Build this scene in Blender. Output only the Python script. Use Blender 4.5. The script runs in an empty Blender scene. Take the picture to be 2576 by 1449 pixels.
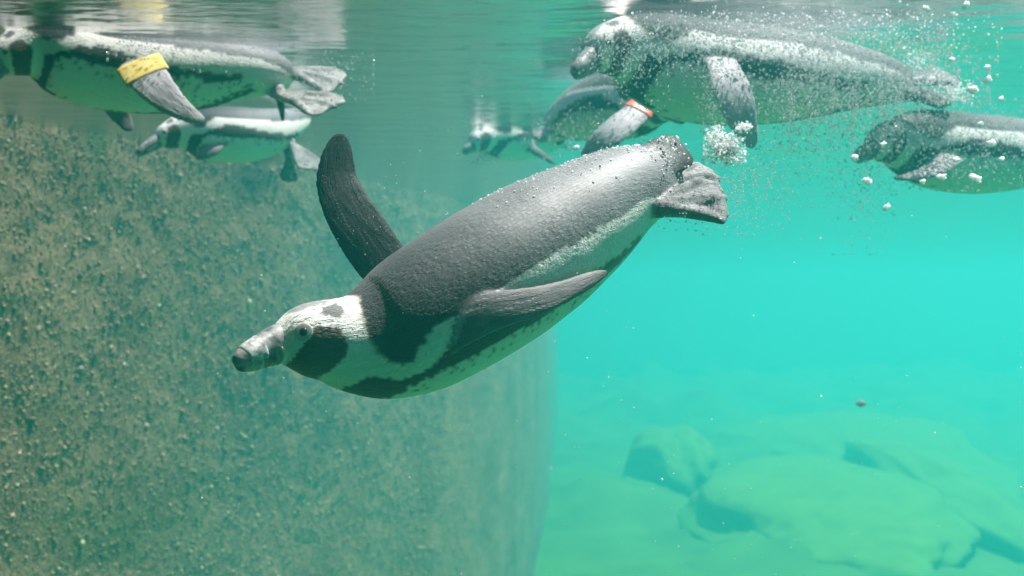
import bpy, bmesh, math, random
import numpy as np
from mathutils import Vector, Matrix, noise
from mathutils.kdtree import KDTree
R = math.radians
random.seed(7); rng = np.random.default_rng(7)
scene = bpy.context.scene
col = scene.collection

# ------------------------------------------------------------------ camera
F = 2762.0                       # focal length in pixels of a 2576 x 1449 frame
cam_d = bpy.data.cameras.new('camera'); cam = bpy.data.objects.new('camera', cam_d)
col.objects.link(cam)
cam_d.sensor_width = 36.0; cam_d.lens = 36.0 * F / 2576.0
cam_d.clip_start = 0.02; cam_d.clip_end = 200
cam_d.dof.use_dof = True; cam_d.dof.focus_distance = 1.27; cam_d.dof.aperture_fstop = 6.5
cam.location = (0, 0, 0); cam.rotation_euler = (R(90), 0, 0)
scene.camera = cam

def U(px, py, d):
    return Vector(((px - 1288.0) / F * d, d, (724.5 - py) / F * d))

# ------------------------------------------------------------------ sky, sun, exposure
SUN = Vector((0.32, 0.12, 0.935)).normalized()
sun_el = math.asin(SUN.z); sun_az = math.atan2(SUN.x, SUN.y)
world = bpy.data.worlds.new('World'); scene.world = world; world.use_nodes = True
wn = world.node_tree.nodes; wl = world.node_tree.links
sky = wn.new('ShaderNodeTexSky'); sky.sky_type = 'NISHITA'; sky.sun_disc = False
sky.sun_elevation = sun_el; sky.sun_rotation = sun_az
wl.new(sky.outputs[0], wn['Background'].inputs[0]); wn['Background'].inputs[1].default_value = 0.15
sd = bpy.data.lights.new('sun', 'SUN'); sd.energy = 5.0; sd.angle = R(0.5); sd.color = (1.0, 0.96, 0.9)
sun = bpy.data.objects.new('sun', sd); col.objects.link(sun)
sun.rotation_euler = (-SUN).to_track_quat('-Z', 'Y').to_euler()
sun.location = SUN * 20
scene.view_settings.view_transform = 'Standard'; scene.view_settings.look = 'None'
scene.view_settings.exposure = 0.84; scene.view_settings.gamma = 1.0
scene.render.film_transparent = False
cy = scene.cycles
cy.use_denoising = True
cy.max_bounces = 8; cy.diffuse_bounces = 2; cy.glossy_bounces = 3; cy.transmission_bounces = 4
cy.volume_bounces = 4; cy.transparent_max_bounces = 16
cy.caustics_reflective = False; cy.caustics_refractive = False
cy.sample_clamp_indirect = 4.0
cy.use_adaptive_sampling = False

# ------------------------------------------------------------------ helpers
def new_mat(name):
    m = bpy.data.materials.new(name); m.use_nodes = True
    n = m.node_tree.nodes; n.clear()
    out = n.new('ShaderNodeOutputMaterial')
    return m, n, m.node_tree.links, out
def node(n, t, **kw):
    x = n.new(t)
    for k, v in kw.items():
        if k in x.inputs: x.inputs[k].default_value = v
        else: setattr(x, k, v)
    return x
def mesh_obj(name, verts, faces, mat=None, parent=None, smooth=True):
    me = bpy.data.meshes.new(name)
    if isinstance(verts, np.ndarray) and isinstance(faces, np.ndarray):
        k = faces.shape[1]
        me.vertices.add(len(verts)); me.vertices.foreach_set('co', verts.astype(np.float32).ravel())
        me.loops.add(faces.size); me.loops.foreach_set('vertex_index', faces.astype(np.int32).ravel())
        me.polygons.add(len(faces)); me.polygons.foreach_set('loop_start', np.arange(0, faces.size, k, dtype=np.int32))
        me.update(calc_edges=True); me.validate()
    else:
        me.from_pydata([tuple(v) for v in verts], [], faces); me.update()
    if smooth: me.polygons.foreach_set('use_smooth', np.ones(len(me.polygons), bool))
    if mat: me.materials.append(mat)
    o = bpy.data.objects.new(name, me); col.objects.link(o)
    if parent: o.parent = parent
    return o
def tag(o, label=None, cat=None, group=None, kind=None):
    if label: o['label'] = label
    if cat: o['category'] = cat
    if group: o['group'] = group
    if kind: o['kind'] = kind
    return o
def empty(name, loc=(0, 0, 0)):
    e = bpy.data.objects.new(name, None); col.objects.link(e); e.location = loc
    e.empty_display_size = 0.05
    return e
def setattr_col(me, name, arr):
    a = me.color_attributes.new(name, 'FLOAT_COLOR', 'POINT')
    a.data.foreach_set('color', (arr if arr.shape[1] == 4 else np.c_[arr, np.ones(len(arr))]).astype(np.float32).ravel())
def setattr_vec(me, name, arr):
    a = me.attributes.new(name, 'FLOAT_VECTOR', 'POINT')
    a.data.foreach_set('vector', arr.astype(np.float32).ravel())

def fbm(p, octaves=4, seed=0.0):
    """cheap value-noise fbm on an (n,3) array"""
    p = np.asarray(p, float) + seed
    tot = np.zeros(len(p)); amp = 1.0; norm = 0
    for o in range(octaves):
        i = np.floor(p).astype(np.int64); f = p - i; f = f * f * (3 - 2 * f)
        v = 0
        for dx in (0, 1):
            for dy in (0, 1):
                for dz in (0, 1):
                    h = (i[:, 0] + dx) * 374761393 + (i[:, 1] + dy) * 668265263 + (i[:, 2] + dz) * 2147483647 + o * 974711
                    h = (h ^ (h >> 13)) * 1274126177
                    h = ((h ^ (h >> 16)) & 0xffff) / 65535.0
                    w = (f[:, 0] if dx else 1 - f[:, 0]) * (f[:, 1] if dy else 1 - f[:, 1]) * (f[:, 2] if dz else 1 - f[:, 2])
                    v = v + h * w
        tot += amp * (v - 0.5); norm += amp; amp *= 0.5; p = p * 2.03 + 17.1
    return tot / norm * 2

# ------------------------------------------------------------------ water
WL = 0.50                        # height of the water surface above the camera
m_water, n, l, out = new_mat('water_volume')
sc_ = node(n, 'ShaderNodeVolumeScatter', Color=(0.07, 0.96, 0.98, 1), Density=0.072, Anisotropy=0.35)
ab_ = node(n, 'ShaderNodeVolumeAbsorption', Color=(0.0, 0.68, 0.69, 1), Density=0.075)
ad_ = n.new('ShaderNodeAddShader')
l.new(sc_.outputs[0], ad_.inputs[0]); l.new(ab_.outputs[0], ad_.inputs[1]); l.new(ad_.outputs[0], out.inputs['Volume'])

X0, X1, Y0, Y1, ZB = -2.6, 16, -0.6, 32, -2.5
def box_faces(x0, x1, y0, y1, z0, z1):
    v = [(x, y, z) for x in (x0, x1) for y in (y0, y1) for z in (z0, z1)]
    f = [(0, 1, 3, 2), (4, 6, 7, 5), (0, 4, 5, 1), (2, 3, 7, 6), (0, 2, 6, 4), (1, 5, 7, 3)]
    return v, f
v, f = box_faces(X0 - .6, X1 + .6, Y0 - .6, Y1 + .6, ZB - 1.0, WL + 0.06)
water = mesh_obj('water', v, f, m_water, smooth=False); tag(water, kind='structure')

m_surf, n, l, out = new_mat('water_surface')
fr = node(n, 'ShaderNodeFresnel', IOR=1.333)
tr = node(n, 'ShaderNodeBsdfTransparent'); gl = node(n, 'ShaderNodeBsdfGlossy', Roughness=0.20)
mx = n.new('ShaderNodeMixShader')
tc = n.new('ShaderNodeTexCoord')
mp = n.new('ShaderNodeMapping'); mp.inputs['Scale'].default_value = (3.0, 8.0, 1.0)
nz = node(n, 'ShaderNodeTexNoise', Scale=2.0, Detail=3.0, Roughness=0.5)
bp = node(n, 'ShaderNodeBump', Strength=0.5, Distance=0.02)
l.new(tc.outputs['Object'], mp.inputs[0]); l.new(mp.outputs[0], nz.inputs['Vector']); l.new(nz.outputs[0], bp.inputs['Height'])
l.new(bp.outputs[0], fr.inputs['Normal']); l.new(bp.outputs[0], gl.inputs['Normal'])
l.new(fr.outputs[0], mx.inputs[0]); l.new(tr.outputs[0], mx.inputs[1]); l.new(gl.outputs[0], mx.inputs[2])
l.new(mx.outputs[0], out.inputs['Surface'])
def surface():
    gx = np.r_[np.linspace(X0 - .55, 5, 260), np.linspace(5.1, X1 + .55, 60)]; gy = np.r_[np.linspace(Y0 - .55, 5, 260), np.linspace(5.06, Y1 + .55, 120)]
    A, B = np.meshgrid(gx, gy, indexing='ij')
    p = np.c_[A.ravel() * 1.6, B.ravel() * 3.2, np.zeros(A.size)]
    z = WL + 0.010 * fbm(p, 3, 3.3)
    v = np.c_[A.ravel(), B.ravel(), z]
    idx = np.arange(A.size).reshape(A.shape)
    f = np.stack([idx[:-1, :-1], idx[1:, :-1], idx[1:, 1:], idx[:-1, 1:]], -1).reshape(-1, 4)
    return mesh_obj('water_surface', v, f, m_surf)
tag(surface(), kind='structure')

# ------------------------------------------------------------------ basin floor and far walls
m_floor, n, l, out = new_mat('basin_floor')
pb = node(n, 'ShaderNodeBsdfPrincipled', Roughness=0.85)
tc = n.new('ShaderNodeTexCoord'); nz = node(n, 'ShaderNodeTexNoise', Scale=1.3, Detail=6.0, Roughness=0.6)
cr = n.new('ShaderNodeValToRGB')
cr.color_ramp.elements[0].position = 0.35; cr.color_ramp.elements[0].color = (0.025, 0.13, 0.012, 1)
cr.color_ramp.elements[1].position = 0.65; cr.color_ramp.elements[1].color = (0.05, 0.21, 0.022, 1)
l.new(tc.outputs['Object'], nz.inputs['Vector']); l.new(nz.outputs[0], cr.inputs[0]); l.new(cr.outputs[0], pb.inputs['Base Color'])
l.new(pb.outputs[0], out.inputs['Surface'])
def floor():
    gx = np.linspace(X0 - .5, X1 + .5, 160); gy = np.linspace(Y0 - .5, Y1 + .5, 220)
    A, B = np.meshgrid(gx, gy, indexing='ij')
    p = np.c_[A.ravel() * 0.7, B.ravel() * 0.7, np.zeros(A.size)]
    z = ZB + (0.22 + 0.03 * np.maximum(0, B.ravel() - 6)) * fbm(p, 5, 9.1) + 0.05 * fbm(p * 6, 3, 1.1)
    idx = np.arange(A.size).reshape(A.shape)
    f = np.stack([idx[:-1, :-1], idx[1:, :-1], idx[1:, 1:], idx[:-1, 1:]], -1).reshape(-1, 4)
    return mesh_obj('pool_floor', np.c_[A.ravel(), B.ravel(), z], f, m_floor)
tag(floor(), kind='structure')
m_basin, n, l, out = new_mat('basin_paint')
pb = node(n, 'ShaderNodeBsdfPrincipled', Roughness=0.8)
tc = n.new('ShaderNodeTexCoord'); nz = node(n, 'ShaderNodeTexNoise', Scale=2.0, Detail=5.0)
cr = n.new('ShaderNodeValToRGB')
cr.color_ramp.elements[0].position = 0.3; cr.color_ramp.elements[0].color = (0.50, 0.62, 0.58, 1)
cr.color_ramp.elements[1].position = 0.7; cr.color_ramp.elements[1].color = (0.62, 0.74, 0.70, 1)
l.new(tc.outputs['Object'], nz.inputs['Vector']); l.new(nz.outputs[0], cr.inputs[0]); l.new(cr.outputs[0], pb.inputs['Base Color'])
l.new(pb.outputs[0], out.inputs['Surface'])
def slab(name, x0, x1, y0, y1, z0, z1, mat):
    v, f = box_faces(x0, x1, y0, y1, z0, z1)
    return tag(mesh_obj(name, v, f, mat, smooth=False), kind='structure')
slab('pool_wall_far', X0 - .2, X1 + .2, Y1, Y1 + .25, ZB - .6, 1.1, m_basin)
slab('pool_wall_right', X1, X1 + .25, Y0, Y1 - .003, ZB - .6, 1.1, m_basin)
slab('pool_wall_near', X0 - .2, X1 + .2, Y0 - .25, Y0 - .003, ZB - .6, 1.1, m_basin)

# ------------------------------------------------------------------ rough wall on the left
WALL_PTS = [(-2.1, -0.6), (-2.0, 0.8), (-1.82, 2.0), (-1.55, 3.0), (-1.22, 4.0), (-0.74, 5.0), (-0.25, 6.5), (0.20, 9.8), (0.53, 15.0), (0.84, 23.0), (-0.3, 27.0), (-1.5, 32.0)]
def catmull(P, t):
    P = np.asarray(P, float); n_ = len(P)
    i = np.clip(np.floor(t).astype(int), 0, n_ - 2); u = (t - i)[:, None]
    p0 = P[np.clip(i - 1, 0, n_ - 1)]; p1 = P[i]; p2 = P[i + 1]; p3 = P[np.clip(i + 2, 0, n_ - 1)]
    return 0.5 * ((2 * p1) + (-p0 + p2) * u + (2 * p0 - 5 * p1 + 4 * p2 - p3) * u ** 2 + (-p0 + 3 * p1 - 3 * p2 + p3) * u ** 3)
def wall_point(t, z):
    c = catmull(WALL_PTS, t); e = catmull(WALL_PTS, np.minimum(t + 0.01, len(WALL_PTS) - 1.001)) - catmull(WALL_PTS, np.maximum(t - 0.01, 0))
    e /= np.linalg.norm(e, axis=1)[:, None]
    nrm = np.c_[e[:, 1], -e[:, 0]]
    q = np.c_[c * 1.0, z]
    disp = 0.025 * fbm(q * 1.1, 3, 5.0) + 0.012 * fbm(q * 5, 3, 2.0) + 0.006 * fbm(q * 30, 2, 8.0)
    return np.c_[c + nrm * disp[:, None], z], np.c_[nrm, np.zeros(len(z))]
m_wall, n, l, out = new_mat('rough_concrete')
pb = node(n, 'ShaderNodeBsdfPrincipled', Roughness=0.75)
tc = n.new('ShaderNodeTexCoord')
n1 = node(n, 'ShaderNodeTexNoise', Scale=2.2, Detail=5.0, Roughness=0.6)
n2 = node(n, 'ShaderNodeTexNoise', Scale=70.0, Detail=4.0, Roughness=0.7)
cr1 = n.new('ShaderNodeValToRGB'); e = cr1.color_ramp.elements
e[0].position = 0.32; e[0].color = (0.17, 0.12, 0.065, 1); e[1].position = 0.68; e[1].color = (0.34, 0.25, 0.145, 1)
cr2 = n.new('ShaderNodeValToRGB'); e = cr2.color_ramp.elements
e[0].position = 0.35; e[0].color = (0.35, 0.35, 0.35, 1); e[1].position = 0.7; e[1].color = (1.3, 1.3, 1.25, 1)
mm = node(n, 'ShaderNodeMix', data_type='RGBA', blend_type='MULTIPLY'); mm.inputs[0].default_value = 1.0
bp = node(n, 'ShaderNodeBump', Strength=0.8, Distance=0.006)
for x in (n1, n2): l.new(tc.outputs['Object'], x.inputs['Vector'])
l.new(n1.outputs[0], cr1.inputs[0]); l.new(n2.outputs[0], cr2.inputs[0])
l.new(cr1.outputs[0], mm.inputs[6]); l.new(cr2.outputs[0], mm.inputs[7]); ms_ = node(n, 'ShaderNodeMix', data_type='RGBA', blend_type='MULTIPLY'); ms_.inputs[0].default_value = 1.0
sa = n.new('ShaderNodeAttribute'); sa.attribute_name = 'wall_patch'
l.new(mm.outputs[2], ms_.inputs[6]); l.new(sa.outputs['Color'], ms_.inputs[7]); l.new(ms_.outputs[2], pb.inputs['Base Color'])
l.new(n2.outputs[0], bp.inputs['Height']); l.new(bp.outputs[0], pb.inputs['Normal'])
l.new(pb.outputs[0], out.inputs['Surface'])
WALL_PATCHES = [(245, 320, 34, 95, (.45, .85, .50)), (620, 455, 55, 48, (.22, .30, .32)), (815, 1100, 28, 60, (.35, .45, .42)), (870, 640, 40, 90, (.55, .66, .70)),
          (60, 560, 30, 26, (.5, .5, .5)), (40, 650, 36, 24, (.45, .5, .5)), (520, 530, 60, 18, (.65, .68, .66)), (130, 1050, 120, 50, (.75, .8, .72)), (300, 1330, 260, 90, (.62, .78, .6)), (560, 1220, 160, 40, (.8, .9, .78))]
def wall_patch(P):  # soft darker patches multiplied into the wall and pebble colour
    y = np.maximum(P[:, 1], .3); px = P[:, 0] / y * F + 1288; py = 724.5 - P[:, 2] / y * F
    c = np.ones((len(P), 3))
    for x, y_, sx, sy, k in WALL_PATCHES:
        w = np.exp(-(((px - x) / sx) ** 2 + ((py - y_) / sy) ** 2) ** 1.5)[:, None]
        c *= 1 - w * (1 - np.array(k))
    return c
def wall():
    NT = len(WALL_PTS) - 1
    t = np.r_[np.linspace(0, 2, 80), np.linspace(2.01, 7, 420), np.linspace(7.02, 9, 100), np.linspace(9.02, NT - 0.001, 60)]; z = np.r_[np.linspace(ZB - .4, WL + 0.1, 170), np.linspace(WL + 0.15, WL + 0.6, 20)]
    A, B = np.meshgrid(t, z, indexing='ij')
    P, N = wall_point(A.ravel(), B.ravel())
    idx = np.arange(A.size).reshape(A.shape)
    f = np.stack([idx[:-1, :-1], idx[1:, :-1], idx[1:, 1:], idx[:-1, 1:]], -1).reshape(-1, 4)
    o = mesh_obj('rock_wall', P, f, m_wall); setattr_col(o.data, 'wall_patch', wall_patch(P))
    return o
rock_wall = tag(wall(), 'rough brown pebble-dash concrete wall dropping down beside the swimming penguin', 'wall')

slab('added_shade_slab', 0.103, 6.0, -2.0, 0.72, WL + 0.75, WL + 0.95, m_basin)  # unseen slabs added above the pool to shade the near and left water
slab('added_shade_slab', -3.0, 0.10, -2.0, 2.05, WL + 0.75, WL + 0.95, m_basin)

m_peb, n, l, out = new_mat('pebbles')
pb = node(n, 'ShaderNodeBsdfPrincipled', Roughness=0.6)
at = n.new('ShaderNodeAttribute'); at.attribute_name = 'tone'
l.new(at.outputs['Color'], pb.inputs['Base Color']); l.new(pb.outputs[0], out.inputs['Surface'])
def ico(level=0):
    b = bmesh.new(); bmesh.ops.create_icosphere(b, subdivisions=level + 1, radius=1.0)
    v = np.array([tuple(x.co) for x in b.verts]); f = np.array([[q.index for q in x.verts] for x in b.faces]); b.free()
    return v, f
ICO0, ICO1 = ico(0), ico(1)
def scatter_mesh(name, pos, rad, mat, base=ICO0, squash=None, tone=None, parent=None):
    bv, bf = base; n_ = len(pos)
    ax = rng.normal(size=(n_, 4)); ax /= np.linalg.norm(ax, axis=1)[:, None]
    w, x, y, z = ax.T
    Rm = np.stack([1 - 2 * (y * y + z * z), 2 * (x * y - z * w), 2 * (x * z + y * w), 2 * (x * y + z * w), 1 - 2 * (x * x + z * z), 2 * (y * z - x * w),
                   2 * (x * z - y * w), 2 * (y * z + x * w), 1 - 2 * (x * x + y * y)], -1).reshape(-1, 3, 3)
    sc = np.ones((n_, 3)) if squash is None else squash
    V = np.einsum('nij,nkj->nki', Rm, bv[None] * sc[:, None, :]) * rad[:, None, None] + pos[:, None, :]
    Fc = (bf[None] + (np.arange(n_) * len(bv))[:, None, None]).reshape(-1, 3)
    o = mesh_obj(name, V.reshape(-1, 3), Fc, mat, parent)
    if tone is not None: setattr_col(o.data, 'tone', np.repeat(tone, len(bv), 0))
    return o
def pebbles():
    n_ = 85000
    t = 1.8 + 4.2 * rng.random(n_) ** 1.2; z = rng.uniform(ZB - .1, WL + .12, n_)
    P, N = wall_point(t, z)
    r = np.exp(rng.normal(math.log(.0031), .40, n_)); r = np.clip(r, .002, .013)
    P = P + N * (r * rng.uniform(-.2, .45, n_))[:, None]
    k = rng.random(n_)[:, None]; c = np.where(k < .10, np.array((.48, .41, .28)), np.where(k < .4, np.array((.15, .12, .085)), np.array((.30, .215, .125))))
    c = c * rng.uniform(.6, 1.35, (n_, 1)) * (1 + .10 * rng.normal(size=(n_, 3))) * wall_patch(P) * (1 + .35 * fbm(P * 3, 3, 4.0)[:, None])
    sq = rng.uniform(.6, 1.25, (n_, 3))
    o = scatter_mesh('pebbles', P, r, m_peb, ICO0, sq, np.clip(c, .01, .8), rock_wall)
    return tag(o, kind='stuff')
pebbles()

# ------------------------------------------------------------------ boulders on the pool floor
m_rock, n, l, out = new_mat('algae_rock')
pb = node(n, 'ShaderNodeBsdfPrincipled', Roughness=0.9)
tc = n.new('ShaderNodeTexCoord'); nz = node(n, 'ShaderNodeTexNoise', Scale=5.0, Detail=6.0, Roughness=0.65)
cr = n.new('ShaderNodeValToRGB')
cr.color_ramp.elements[0].position = 0.35; cr.color_ramp.elements[0].color = (0.05, 0.19, 0.02, 1)
cr.color_ramp.elements[1].position = 0.65; cr.color_ramp.elements[1].color = (0.075, 0.27, 0.03, 1)
bp = node(n, 'ShaderNodeBump', Strength=0.6, Distance=0.02)
l.new(tc.outputs['Object'], nz.inputs['Vector']); l.new(nz.outputs[0], cr.inputs[0]); l.new(cr.outputs[0], pb.inputs['Base Color'])
l.new(nz.outputs[0], bp.inputs['Height']); l.new(bp.outputs[0], pb.inputs['Normal']); l.new(pb.outputs[0], out.inputs['Surface'])
def boulder(px, top, d, wpx, seed, label, tilt=0.0, depth=2.2):
    c = U(px, top, d); w = wpx / F * d / 2; h = (c.z - ZB) / 1.02
    b = bmesh.new(); bmesh.ops.create_icosphere(b, subdivisions=5, radius=1.0)
    v = np.array([tuple(x.co) for x in b.verts]); f = np.array([[q.index for q in x.verts] for x in b.faces]); b.free()
    v *= (1 + .30 * fbm(v * 1.3, 3, seed) + .07 * fbm(v * 5, 3, seed + 3))[:, None]
    v *= np.array([w, w * depth, h]); v[:, 2] -= tilt * v[:, 0]
    v[:, 2] += h * .62 + ZB - .15 - 0.0
    v[:, 2] += c.z - v[:, 2].max()
    o = mesh_obj('boulder', v, f, m_rock); o.location = (c.x, d, 0)
    return tag(o, label, 'boulder', 'boulders on the pool floor')
boulder(1700, 1075, 14.5, 225, 1.0, 'rounded hazy green boulder standing apart near the dark wall end')
boulder(2050, 1190, 11.8, 620, 2.0, 'broad pale green boulder mound in the middle of the pool floor')
boulder(2400, 1115, 13.0, 480, 3.0, 'sloping green boulder with a paler ridge falling to one side', tilt=.5)
boulder(2130, 1040, 17.0, 560, 4.0, 'far hazy boulder ridge rising behind the broad mound')

# ------------------------------------------------------------------ penguins
m_plum, n, l, out = new_mat('plumage')
pb = node(n, 'ShaderNodeBsdfPrincipled', Roughness=0.7)
at = n.new('ShaderNodeAttribute'); at.attribute_name = 'plume'
bc = n.new('ShaderNodeAttribute'); bc.attribute_name = 'bodycoord'
mp = n.new('ShaderNodeMapping'); mp.inputs['Scale'].default_value = (85, 260, 260)
n1 = node(n, 'ShaderNodeTexNoise', Scale=1.0, Detail=2.0, Roughness=0.7)
mp2 = n.new('ShaderNodeMapping'); mp2.inputs['Scale'].default_value = (18, 30, 30)
n2 = node(n, 'ShaderNodeTexNoise', Scale=1.0, Detail=4.0, Roughness=0.6)
cr = n.new('ShaderNodeValToRGB'); e = cr.color_ramp.elements
e[0].position = 0.25; e[0].color = (0.62, 0.62, 0.62, 1); e[1].position = 0.75; e[1].color = (1.25, 1.25, 1.25, 1)
mm = node(n, 'ShaderNodeMix', data_type='RGBA', blend_type='MULTIPLY'); mm.inputs[0].default_value = 0.45
ma = node(n, 'ShaderNodeMath', operation='MULTIPLY_ADD'); ma.inputs[1].default_value = 0.35
bp = node(n, 'ShaderNodeBump', Strength=1.0, Distance=0.0036)
l.new(bc.outputs['Vector'], mp.inputs[0]); l.new(mp.outputs[0], n1.inputs['Vector'])
l.new(bc.outputs['Vector'], mp2.inputs[0]); l.new(mp2.outputs[0], n2.inputs['Vector'])
l.new(n2.outputs[0], ma.inputs[0]); l.new(n1.outputs[0], ma.inputs[2])
l.new(n2.outputs[0], cr.inputs[0]); l.new(at.outputs['Color'], mm.inputs[6]); l.new(cr.outputs[0], mm.inputs[7])
crf = n.new('ShaderNodeValToRGB'); e = crf.color_ramp.elements
e[0].position = 0.32; e[0].color = (0.55, 0.55, 0.55, 1); e[1].position = 0.68; e[1].color = (1.45, 1.45, 1.45, 1)
mf = node(n, 'ShaderNodeMix', data_type='RGBA', blend_type='MULTIPLY'); mf.inputs[0].default_value = 0.5
bw = n.new('ShaderNodeRGBToBW'); fm = node(n, 'ShaderNodeMapRange'); fm.inputs['From Max'].default_value = .5; fm.inputs['To Min'].default_value = .6; fm.inputs['To Max'].default_value = .12
l.new(at.outputs['Color'], bw.inputs[0]); l.new(bw.outputs[0], fm.inputs['Value']); l.new(fm.outputs[0], mf.inputs[0]); l.new(fm.outputs[0], mm.inputs[0])
l.new(n1.outputs[0], crf.inputs[0]); l.new(mm.outputs[2], mf.inputs[6]); l.new(crf.outputs[0], mf.inputs[7])
l.new(mf.outputs[2], pb.inputs['Base Color'])
gc = node(n, 'ShaderNodeMath', operation='MULTIPLY'); gc.inputs[1].default_value = 0.5
gs = node(n, 'ShaderNodeMath', operation='MULTIPLY'); gs.inputs[1].default_value = 0.6
l.new(at.outputs['Alpha'], gc.inputs[0]); l.new(at.outputs['Alpha'], gs.inputs[0])
l.new(gc.outputs[0], pb.inputs['Coat Weight']); l.new(gs.outputs[0], pb.inputs['Sheen Weight'])
l.new(ma.outputs[0], bp.inputs['Height']); l.new(bp.outputs[0], pb.inputs['Normal'])
pb.inputs['Specular IOR Level'].default_value = 0.4; pb.inputs['Coat Weight'].default_value = 0.9; pb.inputs['Coat Roughness'].default_value = 0.55; pb.inputs['Coat IOR'].default_value = 1.9
pb.inputs['Sheen Weight'].default_value = 0.7; pb.inputs['Sheen Roughness'].default_value = 0.45
l.new(pb.outputs[0], out.inputs['Surface'])

def simple_mat(name, c, rough=0.4, spec=0.5, noise_scale=0, c2=None, bump=0.0):
    m, n, l, out = new_mat(name)
    pb = node(n, 'ShaderNodeBsdfPrincipled', Roughness=rough); pb.inputs['Specular IOR Level'].default_value = spec
    pb.inputs['Base Color'].default_value = (*c, 1)
    if noise_scale:
        tc = n.new('ShaderNodeTexCoord'); nz = node(n, 'ShaderNodeTexNoise', Scale=noise_scale, Detail=4.0)
        cr = n.new('ShaderNodeValToRGB'); cr.color_ramp.elements[0].position = 0.35; cr.color_ramp.elements[1].position = 0.65
        cr.color_ramp.elements[0].color = (*c, 1); cr.color_ramp.elements[1].color = (*(c2 or c), 1)
        l.new(tc.outputs['Object'], nz.inputs['Vector']); l.new(nz.outputs[0], cr.inputs[0]); l.new(cr.outputs[0], pb.inputs['Base Color'])
        if bump:
            b = node(n, 'ShaderNodeBump', Strength=bump, Distance=0.002); l.new(nz.outputs[0], b.inputs['Height']); l.new(b.outputs[0], pb.inputs['Normal'])
    l.new(pb.outputs[0], out.inputs['Surface'])
    return m
m_eye = simple_mat('eye_dark', (0.012, 0.016, 0.03), 0.08, 0.6)
m_iris = simple_mat('eye_skin', (0.50, 0.46, 0.43), 0.6, 0.3, 220, (0.66, 0.62, 0.58))
m_bill = simple_mat('bill_horn', (0.06, 0.062, 0.07), 0.5, 0.5, 75, (0.34, 0.34, 0.35), 0.9)
m_billband = simple_mat('bill_band', (0.66, 0.66, 0.66), 0.5, 0.5, 110, (0.20, 0.20, 0.22), 0.8)
m_skin = simple_mat('gape_skin', (0.62, 0.55, 0.42), 0.5, 0.4, 80, (0.70, 0.66, 0.58))
m_yellow = simple_mat('band_yellow', (0.75, 0.52, 0.04), 0.3, 0.5, 60, (0.80, 0.70, 0.25))
m_red = simple_mat('band_red', (0.70, 0.10, 0.05), 0.35)

# stations from bill base to tail: arc fraction, dorsal-ventral radius, side radius (metres)
ST = np.array([
    [0.000, .0150, .0130], [0.018, .0235, .0200], [0.062, .0385, .0330], [0.124, .0455, .0400], [0.170, .0560, .0520],
    [0.240, .0745, .0710], [0.323, .0845, .0840], [0.433, .0870, .0900], [0.542, .0870, .0900],
    [0.657, .0800, .0850], [0.761, .0690, .0740], [0.857, .0550, .0600], [0.932, .0420, .0470], [0.985, .0270, .0300], [1.0, .0120, .0140]])
NU, NTH = 190, 112

def resample(P, fr, u):
    """Catmull-Rom through points P given at fractions fr, evaluated at u (monotone remap)"""
    P = np.asarray(P, float); fr = np.asarray(fr, float)
    t = np.interp(u, fr, np.arange(len(fr)))
    return catmull(P, t)

def tube(C, D, rv, rs, nth, shape=None):
    """rings round the centre line C with dorsal vectors D"""
    T = np.gradient(C, axis=0); T /= np.linalg.norm(T, axis=1)[:, None]
    D = D - (D * T).sum(1)[:, None] * T; D /= np.linalg.norm(D, axis=1)[:, None]
    S = np.cross(D, T)
    th = np.linspace(-math.pi, math.pi, nth, endpoint=False)
    ct, st = np.cos(th), np.sin(th)
    V = C[:, None, :] + D[:, None, :] * (rv[:, None] * ct)[..., None] + S[:, None, :] * (rs[:, None] * st)[..., None]
    return V, th, T, D, S
def tube_faces(nu, nth, off=0):
    i = np.arange(nu - 1)[:, None]; j = np.arange(nth)[None, :]
    a = i * nth + j; b = i * nth + (j + 1) % nth
    return (np.stack([a, b, b + nth, a + nth], -1).reshape(-1, 4) + off).tolist()
def close_caps(nu, nth, off=0):
    return [list(range(off + nth - 1, off - 1, -1)), list(range(off + (nu - 1) * nth, off + nu * nth))]

def inpoly(pts, poly):
    x, y = pts[:, 0], pts[:, 1]; r = np.zeros(len(pts), bool); p = np.asarray(poly, float); q = np.roll(p, 1, 0)
    for (x1, y1), (x2, y2) in zip(p, q):
        if y1 == y2: continue
        c = ((y1 > y) != (y2 > y)) & (x < (x2 - x1) * (y - y1) / (y2 - y1) + x1)
        r ^= c
    return r

BLACK = np.array((.013, .015, .022)); BROWN = np.array((.070, .042, .034)); WHITE = np.array((.90, .90, .88))
TAN = np.array((.46, .42, .33)); GREY = np.array((.16, .16, .165)); SKIN = np.array((.66, .60, .52))

# the plumage markings, laid out on the main bird and kept per (arc, angle) for every bird
P_BACK = [(903, 720), (911, 770), (921, 812), (936, 856), (952, 886), (978, 905), (1012, 922), (1034, 914), (1050, 885), (1078, 848), (1110, 785),
          (1160, 728), (1205, 692), (1260, 680), (1335, 666), (1400, 640), (1455, 611), (1520, 571), (1585, 530), (1610, 508), (1640, 500), (1760, 470),
          (1800, 300), (1300, 300), (1000, 500), (900, 650)]
P_BAND = [(838, 985), (890, 966), (945, 942), (962, 948), (1000, 957), (1050, 944), (1088, 920), (1120, 878), (1150, 868), (1200, 815), (1300, 770), (1400, 724),
          (1500, 676), (1560, 640), (1608, 592), (1622, 592), (1565, 655), (1520, 694), (1450, 746), (1400, 776), (1330, 820), (1260, 856),
          (1200, 890), (1130, 926), (1070, 958), (1015, 985), (970, 1004), (930, 1030), (860, 1030)]
P_MASK = [(766, 868), (782, 838), (800, 821), (845, 822), (872, 845), (877, 872), (866, 900), (848, 920), (815, 942), (790, 965), (735, 965), (700, 928), (730, 908), (748, 884)]
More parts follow.
